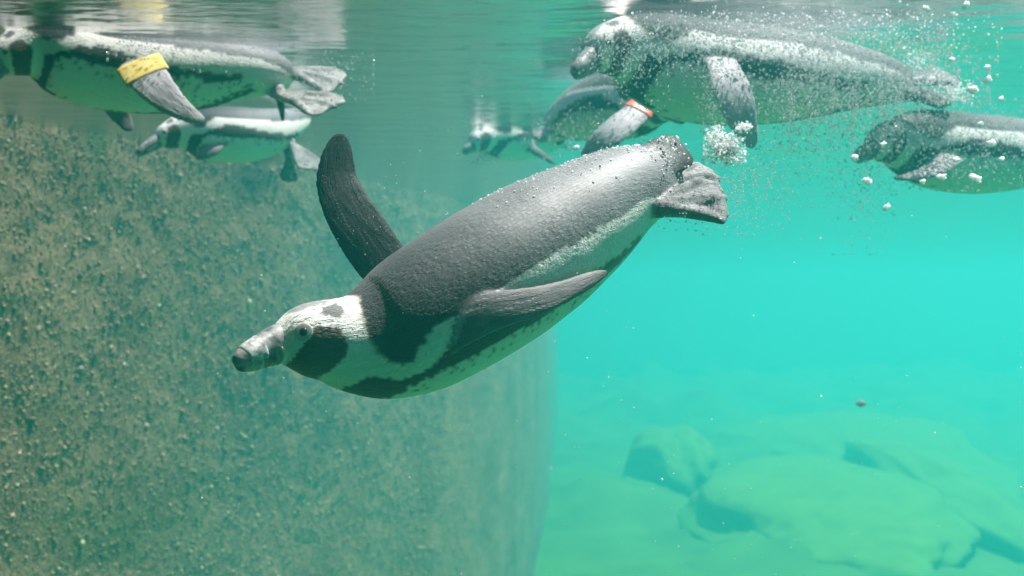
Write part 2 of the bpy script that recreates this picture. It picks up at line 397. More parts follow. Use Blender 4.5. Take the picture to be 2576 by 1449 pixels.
P_LORE = [(640, 850), (655, 810), (680, 795), (694, 806), (690, 826), (708, 838), (712, 856), (690, 885), (660, 900)]
P_CROWN = [(640, 830), (652, 800), (690, 772), (735, 755), (800, 742), (850, 735), (850, 752), (800, 768), (740, 785), (690, 800)]
P_NAPE = [(805, 772), (850, 760), (868, 778), (855, 800), (825, 797), (806, 788)]

def plumage_table(V, th):
    """V: rings of the main bird (nu,nth,3); colour for theta in [0,pi]"""
    nu, nth = V.shape[:2]
    left = V.reshape(-1, 3)
    jit = np.stack([fbm(left * 160, 2, 1.0), fbm(left * 160, 2, 31.0)], -1) * 7 + np.stack([fbm(left * 420, 2, 4.0), fbm(left * 420, 2, 51.0)], -1) * 5
    px = np.stack([left[:, 0] / left[:, 1] * F + 1288, 724.5 - left[:, 2] / left[:, 1] * F], -1) + jit
    cols = np.tile(WHITE, (len(left), 1))
    TH = np.tile(np.abs(th), (nu, 1)).ravel(); UU = np.repeat(np.linspace(0, 1, nu), nth)
    ventral = TH > R(138)
    def put(poly, c, dorsal_only=True):
        msk = inpoly(px, poly)
        if dorsal_only: msk &= ~ventral
        cols[msk] = c
    def spots():
        s_ = fbm(left * 300, 2, 77.0); base = inpoly(px + np.array([0, -26]), P_BAND) & (s_ > 0.42)
        cols[base] = BROWN * 0.8
    cols[inpoly(px, [(x + 12 if x < 1000 else x, y) for x, y in P_BACK]) ^ False] = WHITE
    put([(x - 9, y) if x < 960 else (x, y) for x, y in P_BACK], TAN)
    put(P_BACK, BLACK); spots()
    put(P_BAND, BLACK * 0.9, False)
    cr_ = inpoly(px, P_CROWN); cols[cr_] = GREY * 2.0  # crown painted paler to carry the sun's glare on it
    put(P_NAPE, GREY * 0.7)
    put(P_MASK, BROWN, False); put(P_LORE, GREY * 1.3)
    back = (UU > 0.2) & (TH < R(62)); cols[back] = BLACK
    dk = (cols.max(1) < .08) & (UU > .3)                    # sun glare painted in: dark feathers paler towards spine and tail
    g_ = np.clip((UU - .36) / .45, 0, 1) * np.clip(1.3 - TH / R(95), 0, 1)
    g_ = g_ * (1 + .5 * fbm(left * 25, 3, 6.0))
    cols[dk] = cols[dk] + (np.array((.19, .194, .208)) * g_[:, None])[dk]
    return cols.reshape(nu, nth, 3)

def foot_mesh(heel, tip, up, size=1.0):
    """webbed foot with three toes"""
    X = (tip - heel); L = X.length; X.normalize(); Y = up.cross(X).normalized(); Z = X.cross(Y)
    vs, fs = [], []
    def add_tube(pts, rad):
        C = np.array([tuple(p) for p in pts]); D = np.tile(np.array(Z), (len(C), 1))
        V, *_ = tube(C, D, np.array(rad) * 0.8, np.array(rad), 10)
        off = len(vs); vs.extend(V.reshape(-1, 3).tolist()); fs.extend(tube_faces(len(C), 10, off)); fs.extend(close_caps(len(C), 10, off))
    ends = []
    for a, k in ((-26, .92), (0, 1.0), (26, .92)):
        d = X * math.cos(R(a)) + Y * math.sin(R(a))
        pts = [heel, heel + d * L * k * .4 + Z * .004, heel + d * L * k * .8 + Z * .003, heel + d * L * k]
        add_tube(pts, [.0135 * size, .0100 * size, .0082 * size, .0040 * size]); ends.append(heel + d * L * k * .95)
    q = np.linspace(0, 1, 12); C_ = np.array([tuple(heel + X * (L * x * .93)) for x in q])    # web
    W_ = np.interp(q, [0, .3, .8, .95, 1], [.014 * size, .42 * L * .42, L * .42, L * .40, L * .30])
    V_, *_ = tube(C_, np.tile(np.array(Z), (12, 1)), np.interp(q, [0, .4, 1], [.011, .007, .0045]) * size, W_, 24)
    off = len(vs); vs.extend(V_.reshape(-1, 3).tolist()); fs.extend(tube_faces(12, 24, off)); fs.extend(close_caps(12, 24, off))
    for i in ():                                            # (single webs)
        a, b = ends[i], ends[i + 1]; mid = heel + ((a + b) / 2 - heel) * 1.0
        loop = [heel, a, mid, b]; off = len(vs)
        for s_ in (.0045, -.0045): vs.extend([tuple(p + Z * s_) for p in loop])
        fs.extend([[off, off + 1, off + 2, off + 3], [off + 7, off + 6, off + 5, off + 4]])
        for q in range(4): fs.append([off + (q + 1) % 4, off + q, off + q + 4, off + (q + 1) % 4 + 4])
    return np.array(vs), fs

def flipper_mesh(pts, hw, face, thick=.0058, cell=16):
    """blade along pts (world), half widths in metres, flat side turned towards `face`"""
    u = np.linspace(0, 1, 44); fr = np.linspace(0, 1, len(pts))
    C = resample([tuple(p) for p in pts], fr, u); w = np.interp(u, fr, hw)
    w = np.convolve(np.pad(w, 4, mode='edge'), np.ones(9) / 9, 'valid'); w *= np.sqrt(np.clip(1 - np.clip((u - .86) / .145, 0, 1) ** 2, 0.02, 1))
    D = np.tile(np.array(face), (len(u), 1))
    V, th, T, Dn, S = tube(C, D, thick * (1 - .6 * u) + .0012, w, 28)
    return V, tube_faces(len(u), 28), close_caps(len(u), 28), u

BIRD_TABLE = None
def penguin(name, spine, frac, up, scale=1.0, flippers=(), feet=(), tail=None, bill_tip=None, gloss=.40, voxel=.004, nu=NU, nth=NTH, rad=None, detail=True):
    """spine: world points; up: list of dorsal vectors at the same fractions"""
    global BIRD_TABLE
    u = np.linspace(0, 1, nu)
    # denser near the head
    C = resample(spine, frac, u); D = resample(up, frac, u)
    k = np.hanning(15); k /= k.sum()
    C = np.stack([np.convolve(np.pad(C[:, i], 7, mode='reflect', reflect_type='odd'), k, 'valid') for i in range(3)], -1)
    C[0] = spine[0]
    rv = np.interp(u, ST[:, 0], ST[:, 1]) * scale; rs = np.interp(u, ST[:, 0], ST[:, 2]) * scale
    if rad is not None: rv = np.interp(u, ST[:, 0], rad) ; rs = rv * np.interp(u, ST[:, 0], ST[:, 2] / ST[:, 1])
    sm = np.hanning(17); sm /= sm.sum()
    rv[9:-9] = np.convolve(np.pad(rv, 8, mode='edge'), sm, 'valid')[9:-9]; rs[9:-9] = np.convolve(np.pad(rs, 8, mode='edge'), sm, 'valid')[9:-9]
    V, th, T, Dn, S = tube(C, D, rv, rs, nth)
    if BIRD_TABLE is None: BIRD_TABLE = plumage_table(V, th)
    tab = BIRD_TABLE; tn, tt = tab.shape[:2]
    # mirror: use the column whose theta is -|theta| (the side that faces the camera on the main bird)
    ji = np.round((-np.abs(th) + math.pi) / (2 * math.pi) * tt).astype(int) % tt
    ui = np.round(u * (tn - 1)).astype(int)
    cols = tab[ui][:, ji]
    verts = [V.reshape(-1, 3)]; faces = tube_faces(nu, nth) + close_caps(nu, nth)
    pcol = [cols.reshape(-1, 3)]; pgl = [np.repeat(np.interp(u, [0, .2, .34, .6, 1], [.5, .35, .35, 1, 1]), nth) * gloss]
    arc = np.r_[0, np.cumsum(np.linalg.norm(np.diff(C, axis=0), axis=1))]
    bcd = np.stack([np.repeat(arc[:, None], nth, 1), th[None, :] * rv[:, None], np.zeros((nu, nth))], -1)
    pbc = [bcd.reshape(-1, 3)]; off = nu * nth
    for fl in flippers:
        FV, ff, fc, fu = flipper_mesh(fl['pts'], fl['hw'], fl['face'])
        verts.append(FV.reshape(-1, 3)); nn = FV.shape[0] * FV.shape[1]
        faces += [[i + off for i in q] for q in ff] + [[i + off for i in q] for q in fc]
        ang = np.linspace(-math.pi, math.pi, 28, endpoint=False)
        outer = np.cos(ang) * fl.get('outer', 1) > 0
        c = np.where(outer[None, :, None], fl['col'], fl.get('col2', fl['col'])) * np.ones((44, 28, 3))
        edge = (np.sin(ang) * fl.get('trail', 1) > 0.93)
        c[2:40, edge] = np.array((.55, .53, .46))
        if fl.get('mottle'): c = c * (1 + .5 * fbm(FV.reshape(-1, 3) * 60, 3, 3.0).reshape(44, 28, 1))
        pcol.append(np.clip(c, .01, .85).reshape(-1, 3)); pgl.append(np.full(nn, fl.get('gloss', .5)))
        pbc.append(np.stack([np.repeat(fu[:, None] * .07, 28, 1), np.tile(np.sin(ang) * .012, (44, 1)), np.full((44, 28), .3)], -1).reshape(-1, 3)); off += nn
    for heel, tip, upv, legroot, c in feet:
        fv, ff = foot_mesh(heel, tip, upv, scale)
        LC = np.array([tuple(legroot), tuple((legroot + heel) / 2), tuple(heel)]); Lv, *_ = tube(LC, np.tile(np.array(upv), (3, 1)), np.array([.021, .016, .012]) * scale, np.array([.021, .016, .012]) * scale, 12)
        lf = tube_faces(3, 12, len(fv)) + close_caps(3, 12, len(fv)); fv = np.vstack([fv, Lv.reshape(-1, 3)])
        verts.append(fv); faces += [[i + off for i in q] for q in ff + lf]; off += len(fv)
        nz_ = np.stack([fbm(fv * 85, 2, k_) for k_ in (1., 21., 41.)], -1); fv += nz_ * .0045 * scale; verts[-1] = fv
        m_ = 1 + .9 * fbm(fv * 70, 3, 11.0)[:, None]
        pgl.append(np.full(len(fv), .15)); pcol.append(np.clip(np.array(c) * m_, .02, .8)); pbc.append(fv * np.array([1, 1, 1]) + 5)
    if tail is not None:
        root, tip, wd, upv = tail
        TC = np.array([tuple(root + (tip - root) * q) for q in np.linspace(0, 1, 10)]); q = np.linspace(0, 1, 10)
        tv, *_ = tube(TC, np.tile(np.array(upv), (10, 1)), np.interp(q, [0, 1], [.013, .004]) * scale, wd * np.interp(q, [0, .5, .9, 1], [.9, 1, .9, .7]), 20)
        verts.append(tv.reshape(-1, 3)); faces += tube_faces(10, 20, off) + close_caps(10, 20, off); off += 200
        pgl.append(np.full(200, .25)); pcol.append(np.tile(BLACK, (200, 1))); pbc.append(tv.reshape(-1, 3) + 9)
    VV = np.vstack(verts); PC = np.vstack(pcol); PB = np.vstack(pbc); PG = np.concatenate(pgl)
    me = bpy.data.meshes.new('tmp'); me.from_pydata(VV.tolist(), [], faces); me.update()
    bmx = bmesh.new(); bmx.from_mesh(me); bmesh.ops.recalc_face_normals(bmx, faces=bmx.faces[:]); bmx.to_mesh(me); bmx.free()
    o = bpy.data.objects.new('tmp', me); col.objects.link(o)
    md = o.modifiers.new('remesh', 'REMESH'); md.mode = 'VOXEL'; md.voxel_size = voxel; md.adaptivity = 0.0
    ms = o.modifiers.new('smooth', 'SMOOTH'); ms.factor = 0.5; ms.iterations = 3
    dg = bpy.context.evaluated_depsgraph_get(); dg.update()
    me2 = bpy.data.meshes.new_from_object(o.evaluated_get(dg), depsgraph=dg)
    bpy.data.objects.remove(o); bpy.data.meshes.remove(me)
    me2.name = 'body'; nv = len(me2.vertices)
    co = np.empty(nv * 3, np.float32); me2.vertices.foreach_get('co', co); co = co.reshape(-1, 3)
    kd = KDTree(len(VV))
    for i, p in enumerate(VV): kd.insert(p, i)
    kd.balance()
    A = np.empty((nv, 4)); B = np.empty((nv, 3))
    for i in range(nv):
        hits = kd.find_n(co[i], 3); w = np.array([1 / (h[2] + 1e-5) for h in hits]); w /= w.sum()
        ids = [h[1] for h in hits]
        A[i, :3] = (PC[ids] * w[:, None]).sum(0); A[i, 3] = (PG[ids] * w).sum(); B[i] = PB[ids[0]]
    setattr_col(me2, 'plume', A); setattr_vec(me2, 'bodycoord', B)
    me2.polygons.foreach_set('use_smooth', np.ones(len(me2.polygons), bool))
    me2.materials.clear(); me2.materials.append(m_plum)
    root = empty(name, C[nu // 2])
    body = bpy.data.objects.new('body', me2); col.objects.link(body)
    def adopt(x):
        x.parent = root; x.matrix_parent_inverse = Matrix.Translation(-root.location)
    adopt(body)
    # bill: upper and lower mandible
    b0 = Vector(C[max(3, nu // 30)]); hd = (Vector(C[0]) - Vector(C[6])).normalized()
    tip = bill_tip if bill_tip else b0 + hd * .068 * scale
    bu = Vector(Dn[2])
    ax = (tip - b0); BL = ax.length
    bu = (bu - ax.normalized() * bu.dot(ax.normalized())).normalized(); bs = bu.cross(ax.normalized())
    q = np.linspace(0, 1, 22)
    def mandible(nm, zoff, h, w, hook, mat, lo=0.0, hi=1.0, grow=1.0):
        qq = q[(q >= lo) & (q <= hi)]
        cc = np.array([tuple(b0 + ax * x + bu * (zoff * (1 - x * .6) * scale - hook * max(0, (x - .7) / .3) ** 2 * scale)) for x in qq])
        prof = np.interp(qq, [0, .3, .7, .9, .97, 1], [.92, .90, .76, .58, .38, .10])
        tv, *_ = tube(cc, np.tile(np.array(bu), (len(qq), 1)), h * prof * scale * grow, w * prof * scale * grow, 20)
        x = mesh_obj(nm, tv.reshape(-1, 3), np.array(tube_faces(len(qq), 20)), mat); 
        bmx = bmesh.new(); bmx.from_mesh(x.data); bmesh.ops.holes_fill(bmx, edges=[e_ for e_ in bmx.edges if e_.is_boundary], sides=0); bmx.to_mesh(x.data); bmx.free()
        x.data.polygons.foreach_set('use_smooth', np.ones(len(x.data.polygons), bool))
        return x
    up_ = mandible('upper_bill', .0060, .0180, .0165, .0060, m_bill); adopt(up_)
    lo_ = mandible('lower_bill', -.0085, .0130, .0140, -.001, m_bill); adopt(lo_)
    if detail:
        bd = mandible('bill_band', .0060, .0180, .0165, .0060, m_billband, .45, .85, 1.012); bd.parent = up_
        bd = mandible('bill_band', -.0085, .0130, .0140, -.001, m_billband, .55, .85, 1.012); bd.parent = lo_
        gp = mandible('gape_skin', -.0055, .0150, .0170, 0.0, m_skin, .0, .26, 1.08); adopt(gp)
    # eyes
    for sgn in (1, -1):
        ui_, t_ = EYE_UT
        i = int(round(ui_ * (nu - 1))); c = Vector(C[i]) + Vector(Dn[i]) * float(rv[i] * math.cos(t_)) + Vector(S[i]) * float(sgn * rs[i] * math.sin(t_))
        jt = int(round((sgn * t_ + math.pi) / (2 * math.pi) * nth)) % nth
        nr = Vector(V[i + 2, jt] - V[i - 2, jt]).cross(Vector(V[i, (jt + 1) % nth] - V[i, jt - 1])).normalized()
        if nr.dot(c - Vector(C[i])) < 0: nr = -nr
        for nm, r_, mat_, push, flat in (('eye', .0056, m_eye, -.0030, 1.0), ('eye_ring', .0098, m_iris, -.0004, .10)):
            if nm == 'eye_ring' and not detail: continue
            bmx = bmesh.new(); bmesh.ops.create_uvsphere(bmx, u_segments=20, v_segments=12, radius=r_ * scale)
            rot = nr.to_track_quat('Z', 'Y').to_matrix().to_4x4()
            bmx.transform(Matrix.Translation(c + nr * push * scale) @ rot @ Matrix.Diagonal((1, 1, flat, 1)))
            mx_ = bpy.data.meshes.new(nm); bmx.to_mesh(mx_); bmx.free(); mx_.materials.append(mat_)
            mx_.polygons.foreach_set('use_smooth', np.ones(len(mx_.polygons), bool))
            eo = bpy.data.objects.new(nm, mx_); col.objects.link(eo)
            if nm == 'eye': adopt(eo); last = eo
            else: eo.parent = last
    return root, C, Dn, S, rv, rs

EYE_UT = (0.056, R(64))
def band(parent, fl, at, mat, name='flipper_band', rings=4, grow=1.12):
    """a plastic marking band round a flipper"""
    FV, *_ = flipper_mesh(fl['pts'], fl['hw'], fl['face'])
    i0 = int(at * 43); i1 = i0 + rings
    seg = FV[i0:i1 + 1]; c = seg.mean(1, keepdims=True); seg = c + (seg - c) * grow
    nn = seg.shape[0]; inner = c + (seg - c) * .93
    vs = np.vstack([seg.reshape(-1, 3), inner.reshape(-1, 3)]); fo = tube_faces(nn, 28); fi = [q[::-1] for q in tube_faces(nn, 28, nn * 28)]
    rim = []
    for r_ in (0, nn - 1):
        for j in range(28):
            a, b = r_ * 28 + j, r_ * 28 + (j + 1) % 28; q = [a, b, b + nn * 28, a + nn * 28]
            rim.append(q if r_ else q[::-1])
    x = mesh_obj(name, vs, np.array(fo + fi + rim), mat)
    x.parent = parent; x.matrix_parent_inverse = Matrix.Translation(-parent.location)
    return x

FR7 = [0, .10, .22, .42, .62, .84, 1.0]
def V3(*a): return Vector(a)
def UP(n_=7, v=(0, 0, 1)): return [v] * n_
DARKF = np.array((.022, .021, .028)); PALEF = np.array((.30, .29, .31)); FOOT = (.22, .21, .20)

# ---- the main bird, diving past the window
MAINPX = [(676, 868, 1.165), (712, 862, 1.175), (760, 855, 1.185), (828, 856, 1.20), (880, 862, 1.215), (958, 852, 1.235), (1045, 815, 1.25), (1152, 752, 1.27),
          (1256, 688, 1.29), (1365, 617, 1.315), (1462, 552, 1.335), (1550, 490, 1.355), (1630, 452, 1.375), (1690, 428, 1.39)]
MAINFR = [0, .03, .070, .124, .170, .240, .323, .433, .542, .657, .761, .857, .940, 1.0]
MAINROLL = [10, 12, 15, 20, 26, 34, 36, 36, 36, 36, 36, 36, 36, 36]
mp_ = [U(*p) for p in MAINPX]; ups = []
for i, p in enumerate(mp_):
    a = mp_[max(0, i - 1)]; b = mp_[min(len(mp_) - 1, i + 1)]; t = (b - a).normalized()
    toc = (-p).normalized(); toc = (toc - t * toc.dot(t)).normalized(); nn = toc.cross(t); nn = nn if nn.z > 0 else -nn
    ups.append(tuple(nn * math.cos(R(MAINROLL[i])) + toc * math.sin(R(MAINROLL[i]))))
MAINRAD = np.array([34, 46, 90, 106, 126, 160, 180, 185, 185, 172, 148, 118, 92, 60, 28]) * np.interp(ST[:, 0], MAINFR, [p[2] for p in MAINPX]) / F
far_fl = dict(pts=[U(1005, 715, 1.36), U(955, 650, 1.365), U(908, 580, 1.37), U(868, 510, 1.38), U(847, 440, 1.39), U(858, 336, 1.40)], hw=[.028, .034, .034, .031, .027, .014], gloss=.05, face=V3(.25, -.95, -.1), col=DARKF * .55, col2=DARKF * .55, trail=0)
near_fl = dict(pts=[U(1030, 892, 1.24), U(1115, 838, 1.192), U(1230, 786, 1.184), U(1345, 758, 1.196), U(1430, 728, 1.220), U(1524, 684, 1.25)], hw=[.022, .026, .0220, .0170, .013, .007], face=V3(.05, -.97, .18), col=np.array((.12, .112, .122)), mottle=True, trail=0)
hip = U(1600, 480, 1.36)
main, MC, MD, MS, mrv, mrs = penguin('penguin', [tuple(p) for p in mp_], MAINFR, ups, 1.0, [far_fl, near_fl],
    feet=[(U(1650, 520, 1.32), U(1828, 500, 1.34), V3(.1, -.75, .65), U(1590, 530, 1.33), (.22, .22, .23)),
          (U(1660, 470, 1.37), U(1812, 450, 1.39), V3(.1, -.7, .7), U(1600, 480, 1.36), (.24, .24, .245))],
    tail=(U(1620, 418, 1.345), U(1722, 372, 1.37), .030, V3(.1, -.85, .5)), bill_tip=U(592, 916, 1.128), gloss=1.0, voxel=.0022, rad=MAINRAD)
tag(main, 'black-backed penguin with a white neck band diving past the window, one flipper raised', 'penguin')

# ---- the birds floating and paddling at the surface
def px_hw(L_, d): return [x / F * d for x in L_]
GREYF = np.array((.17, .165, .18))
ZUP = (0, 0, 1)
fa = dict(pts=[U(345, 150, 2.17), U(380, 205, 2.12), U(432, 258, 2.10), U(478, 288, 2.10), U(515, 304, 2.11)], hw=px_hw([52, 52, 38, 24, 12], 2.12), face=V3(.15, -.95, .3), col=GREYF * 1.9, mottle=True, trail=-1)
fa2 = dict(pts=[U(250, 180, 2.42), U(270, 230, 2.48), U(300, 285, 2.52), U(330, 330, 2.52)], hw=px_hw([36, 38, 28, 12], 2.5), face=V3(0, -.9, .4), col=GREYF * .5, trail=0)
pa, *_ = penguin('penguin', [tuple(U(*p)) for p in [(-2, 168, 2.12), (38, 138, 2.14), (105, 125, 2.18), (255, 165, 2.24), (430, 182, 2.28), (620, 178, 2.32), (735, 192, 2.36)]], FR7, UP(), 1.02, [fa, fa2],
    feet=[(U(712, 243, 2.30), U(848, 272, 2.24), V3(.1, -.55, .83), U(690, 225, 2.32), (.32, .31, .30)), (U(725, 182, 2.36), U(868, 212, 2.34), V3(0, -.6, .8), U(700, 195, 2.36), (.30, .30, .30))],
    tail=(U(700, 215, 2.34), U(712, 300, 2.38), .022, V3(-.9, -.3, .2)), bill_tip=U(-60, 215, 2.06), voxel=.0036, nu=150, nth=80, detail=False)
tag(pa, 'penguin floating beside the rough wall wearing a yellow flipper band', 'penguin')
band(pa, fa, .06, m_yellow, rings=7)

fb = dict(pts=[U(560, 340, 2.78), U(530, 375, 2.74), U(490, 398, 2.74)], hw=px_hw([24, 26, 10], 2.75), face=V3(0, -.9, .3), col=GREYF, trail=0)
pbd, *_ = penguin('penguin', [tuple(U(*p)) for p in [(395, 356, 2.72), (432, 338, 2.74), (480, 330, 2.77), (560, 338, 2.82), (640, 338, 2.88), (716, 318, 2.98), (765, 292, 3.06)]], FR7, UP(), .83, [fb],
    feet=[(U(735, 362, 2.93), U(795, 432, 2.88), V3(.6, -.6, .5), U(722, 338, 2.98), (.20, .21, .21)), (U(728, 398, 3.02), U(726, 462, 3.02), V3(.6, -.7, .1), U(716, 345, 3.0), (.13, .14, .14))],
    tail=(U(752, 298, 3.02), U(800, 280, 3.1), .016, V3(0, -.4, .9)), bill_tip=U(345, 388, 2.68), voxel=.0042, nu=130, nth=72, detail=False)
tag(pbd, 'pale-bellied penguin swimming under and behind the yellow-banded one with its feet dangling', 'penguin')

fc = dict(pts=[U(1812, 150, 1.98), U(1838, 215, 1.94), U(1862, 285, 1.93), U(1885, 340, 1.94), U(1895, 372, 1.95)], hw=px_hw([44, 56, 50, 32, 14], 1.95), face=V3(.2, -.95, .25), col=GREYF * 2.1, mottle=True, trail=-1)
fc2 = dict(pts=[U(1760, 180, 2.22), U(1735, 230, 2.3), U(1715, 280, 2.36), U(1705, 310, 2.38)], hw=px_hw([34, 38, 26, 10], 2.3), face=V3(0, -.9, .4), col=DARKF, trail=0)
pc, *_ = penguin('penguin', [tuple(U(*p)) for p in [(1490, 152, 1.96), (1532, 124, 1.99), (1610, 134, 2.03), (1760, 180, 2.08), (1940, 190, 2.14), (2140, 196, 2.22), (2280, 212, 2.28)]], FR7, UP(), 1.13, [fc, fc2],
    feet=[(U(2285, 236, 2.24), U(2395, 262, 2.2), V3(0, -.5, .86), U(2240, 228, 2.26), (.10, .10, .11)), (U(2290, 205, 2.3), U(2408, 196, 2.3), V3(0, -.5, .86), U(2250, 208, 2.3), (.14, .14, .15))],
    tail=(U(2260, 205, 2.3), U(2345, 188, 2.34), .024, V3(0, -.3, .95)), bill_tip=U(1443, 188, 1.92), voxel=.0036, nu=150, nth=80, detail=False)
tag(pc, 'penguin paddling at the surface with its grey flipper hanging straight down into white foam', 'penguin')

fd = dict(pts=[U(1622, 262, 2.42), U(1580, 302, 2.36), U(1530, 342, 2.33), U(1485, 378, 2.33), U(1462, 392, 2.34)], hw=px_hw([30, 40, 38, 26, 10], 2.36), face=V3(-.1, -.95, .3), col=GREYF * 1.7, mottle=True, trail=0)
pd, *_ = penguin('penguin', [tuple(U(*p)) for p in [(1684, 282, 2.40), (1662, 268, 2.43), (1628, 262, 2.48), (1560, 266, 2.56), (1492, 276, 2.66), (1430, 300, 2.78), (1388, 326, 2.86)]], FR7, UP(), .92, [fd],
    feet=[(U(1398, 322, 2.76), U(1340, 350, 2.76), V3(.1, -.6, .8), U(1420, 305, 2.76), (.40, .40, .39)), (U(1412, 338, 2.84), U(1405, 366, 2.86), V3(.4, -.7, .5), U(1425, 315, 2.82), (.10, .10, .11))],
    tail=(U(1400, 320, 2.84), U(1372, 345, 2.9), .02, V3(0, -.4, .9)), bill_tip=U(1722, 304, 2.36), voxel=.0042, nu=130, nth=72, detail=False)
tag(pd, 'greyish penguin with a red flipper band swimming the other way between its neighbours', 'penguin')
band(pd, fd, .05, m_red)

fe = dict(pts=[U(2395, 395, 2.22), U(2345, 428, 2.16), U(2290, 444, 2.15), U(2245, 448, 2.16)], hw=px_hw([34, 32, 22, 8], 2.16), face=V3(0, -.5, .85), col=GREYF * 1.4, mottle=True, trail=0)
pe, *_ = penguin('penguin', [tuple(U(*p)) for p in [(2196, 378, 2.22), (2228, 358, 2.25), (2285, 362, 2.29), (2400, 384, 2.34), (2530, 388, 2.40), (2680, 380, 2.50), (2790, 374, 2.56)]], FR7, UP(), .98, [fe],
    feet=[(U(2785, 395, 2.52), U(2890, 405, 2.5), V3(0, -.5, .86), U(2750, 385, 2.54), (.2, .2, .2))],
    tail=(U(2775, 370, 2.55), U(2850, 360, 2.6), .022, V3(0, -.3, .95)), bill_tip=U(2150, 400, 2.18), voxel=.0042, nu=130, nth=72, detail=False)
tag(pe, 'green-tinted penguin veiled in bubbles swimming lowest in the open water', 'penguin')

ff_ = dict(pts=[U(1322, 362, 3.58), U(1355, 385, 3.55), U(1398, 414, 3.55)], hw=px_hw([14, 13, 5], 3.56), face=V3(0, -.9, .4), col=DARKF * 2, trail=0)
pf, *_ = penguin('penguin', [tuple(U(*p)) for p in [(1188, 372, 3.42), (1206, 352, 3.44), (1235, 342, 3.5), (1290, 346, 3.6), (1345, 345, 3.72), (1395, 340, 3.88), (1420, 338, 3.96)]], FR7, UP(), .86, [ff_],
    feet=[(U(1405, 362, 3.9), U(1440, 372, 3.9), V3(0, -.5, .86), U(1390, 352, 3.9), (.2, .2, .2))], tail=None, bill_tip=U(1165, 384, 3.4), voxel=.0055, nu=110, nth=60, detail=False)
tag(pf, 'small hazy penguin floating farthest off in the pale teal water', 'penguin')
for x in (main, pa, pbd, pc, pd, pe, pf): x['group'] = 'penguins in the pool'

# ------------------------------------------------------------------ bubbles, foam, specks for pane scratches
m_bub, n, l, out = new_mat('bubble')
lw = node(n, 'ShaderNodeLayerWeight', Blend=0.35)
tr = n.new('ShaderNodeBsdfTransparent'); gl = node(n, 'ShaderNodeBsdfGlossy', Roughness=0.12); df = node(n, 'ShaderNodeBsdfDiffuse', Color=(.82, .85, .85, 1))
m1 = n.new('ShaderNodeMixShader'); m2 = n.new('ShaderNodeMixShader'); m2.inputs[0].default_value = .38
l.new(lw.outputs['Fresnel'], m1.inputs[0]); l.new(tr.outputs[0], m1.inputs[1]); l.new(gl.outputs[0], m1.inputs[2])
tl = node(n, 'ShaderNodeBsdfTranslucent', Color=(.82, .86, .86, 1)); m3 = n.new('ShaderNodeMixShader'); l.new(df.outputs[0], m3.inputs[1]); l.new(tl.outputs[0], m3.inputs[2])
l.new(m1.outputs[0], m2.inputs[1]); l.new(m3.outputs[0], m2.inputs[2]); l.new(m2.outputs[0], out.inputs['Surface'])
m_foam, n, l, out = new_mat('foam')
pb = node(n, 'ShaderNodeBsdfPrincipled', Roughness=0.3); pb.inputs['Base Color'].default_value = (.93, .94, .94, 1)
pb.inputs['Subsurface Weight'].default_value = 1.0; pb.inputs['Subsurface Scale'].default_value = 0.02; pb.inputs['Subsurface Radius'].default_value = (1, 1, 1)
l.new(pb.outputs[0], out.inputs['Surface'])
def cloud(clouds):
    P, r = [], []
    for px, py, d, sx, sy, sd, cnt, r0, r1 in clouds:
        x = px + np.clip(rng.normal(size=cnt), -2, 2) * sx; y = py + np.clip(rng.normal(size=cnt), -2, 2) * sy; dd = d + rng.normal(size=cnt) * sd
        p = np.stack([(x - 1288) / F * dd, dd, (724.5 - y) / F * dd], -1)
        rr = (r0 + (r1 - r0) * rng.random(cnt) ** 2.6) * .85
        ok = p[:, 2] < WL - .012
        P.append(p[ok]); r.append(rr[ok])
    return np.vstack(P), np.concatenate(r)
def bubbles(name, clouds, mat, label=None):
    P, r = cloud([(*c[:6], int(c[6] * 1.9), *c[7:]) for c in clouds])
    o = scatter_mesh(name, P, r, mat, ICO1, rng.uniform(.8, 1.2, (len(P), 3)))
    return tag(o, label, 'bubbles', kind='stuff')
bubbles('bubbles', [(2060, 170, 2.02, 150, 60, .05, 900, .0010, .0032), (2010, 265, 2.0, 90, 55, .05, 700, .0009, .0028), (2180, 260, 2.1, 110, 55, .06, 650, .0009, .0028),
    (1980, 60, 2.0, 190, 30, .08, 420, .0010, .0034), (2290, 120, 2.15, 110, 50, .06, 420, .0010, .0034), (1650, 195, 1.95, 60, 40, .05, 130, .001, .0024),
    (1790, 250, 1.9, 22, 80, .03, 420, .0009, .0024), (2020, 400, 2.0, 90, 60, .06, 240, .0008, .0020), (2350, 220, 2.18, 70, 40, .04, 420, .0010, .0036), (2120, 110, 2.0, 130, 50, .05, 700, .0008, .003), (1750, 120, 1.90, 90, 36, .03, 420, .0008, .0026), (1560, 140, 1.86, 60, 40, .03, 420, .0007, .0024), (1850, 90, 1.9, 120, 30, .03, 420, .0008, .0026)] + [(x, 260, 1.98, 9, 60, .02, 190, .0008, .0022) for x in (1985, 2040, 2095, 2150, 2225, 2260)], m_bub,
    'veil of silver bubbles trailing the penguin whose grey flipper hangs down')
bubbles('bubbles', [(2300, 330, 2.2, 90, 45, .06, 650, .0009, .0028), (2400, 380, 2.2, 110, 50, .05, 600, .0009, .0026), (2180, 430, 2.2, 50, 60, .06, 260, .0008, .0022), (2170, 520, 2.1, 40, 60, .08, 120, .0008, .002),
    (2520, 330, 2.3, 50, 40, .05, 260, .0010, .0028)], m_bub, 'cloud of small bubbles round the lowest green-tinted penguin')
bubbles('bubbles', [(1740, 500, 1.33, 55, 40, .03, 200, .0006, .0016), (1850, 490, 1.42, 60, 50, .05, 180, .0006, .0016), 
    (1900, 450, 1.6, 60, 60, .06, 160, .0007, .0018), (950, 560, 1.36, 50, 40, .02, 30, .0005, .0012)], m_bub, 'tiny bubbles streaming off the tail and feet of the diving penguin')
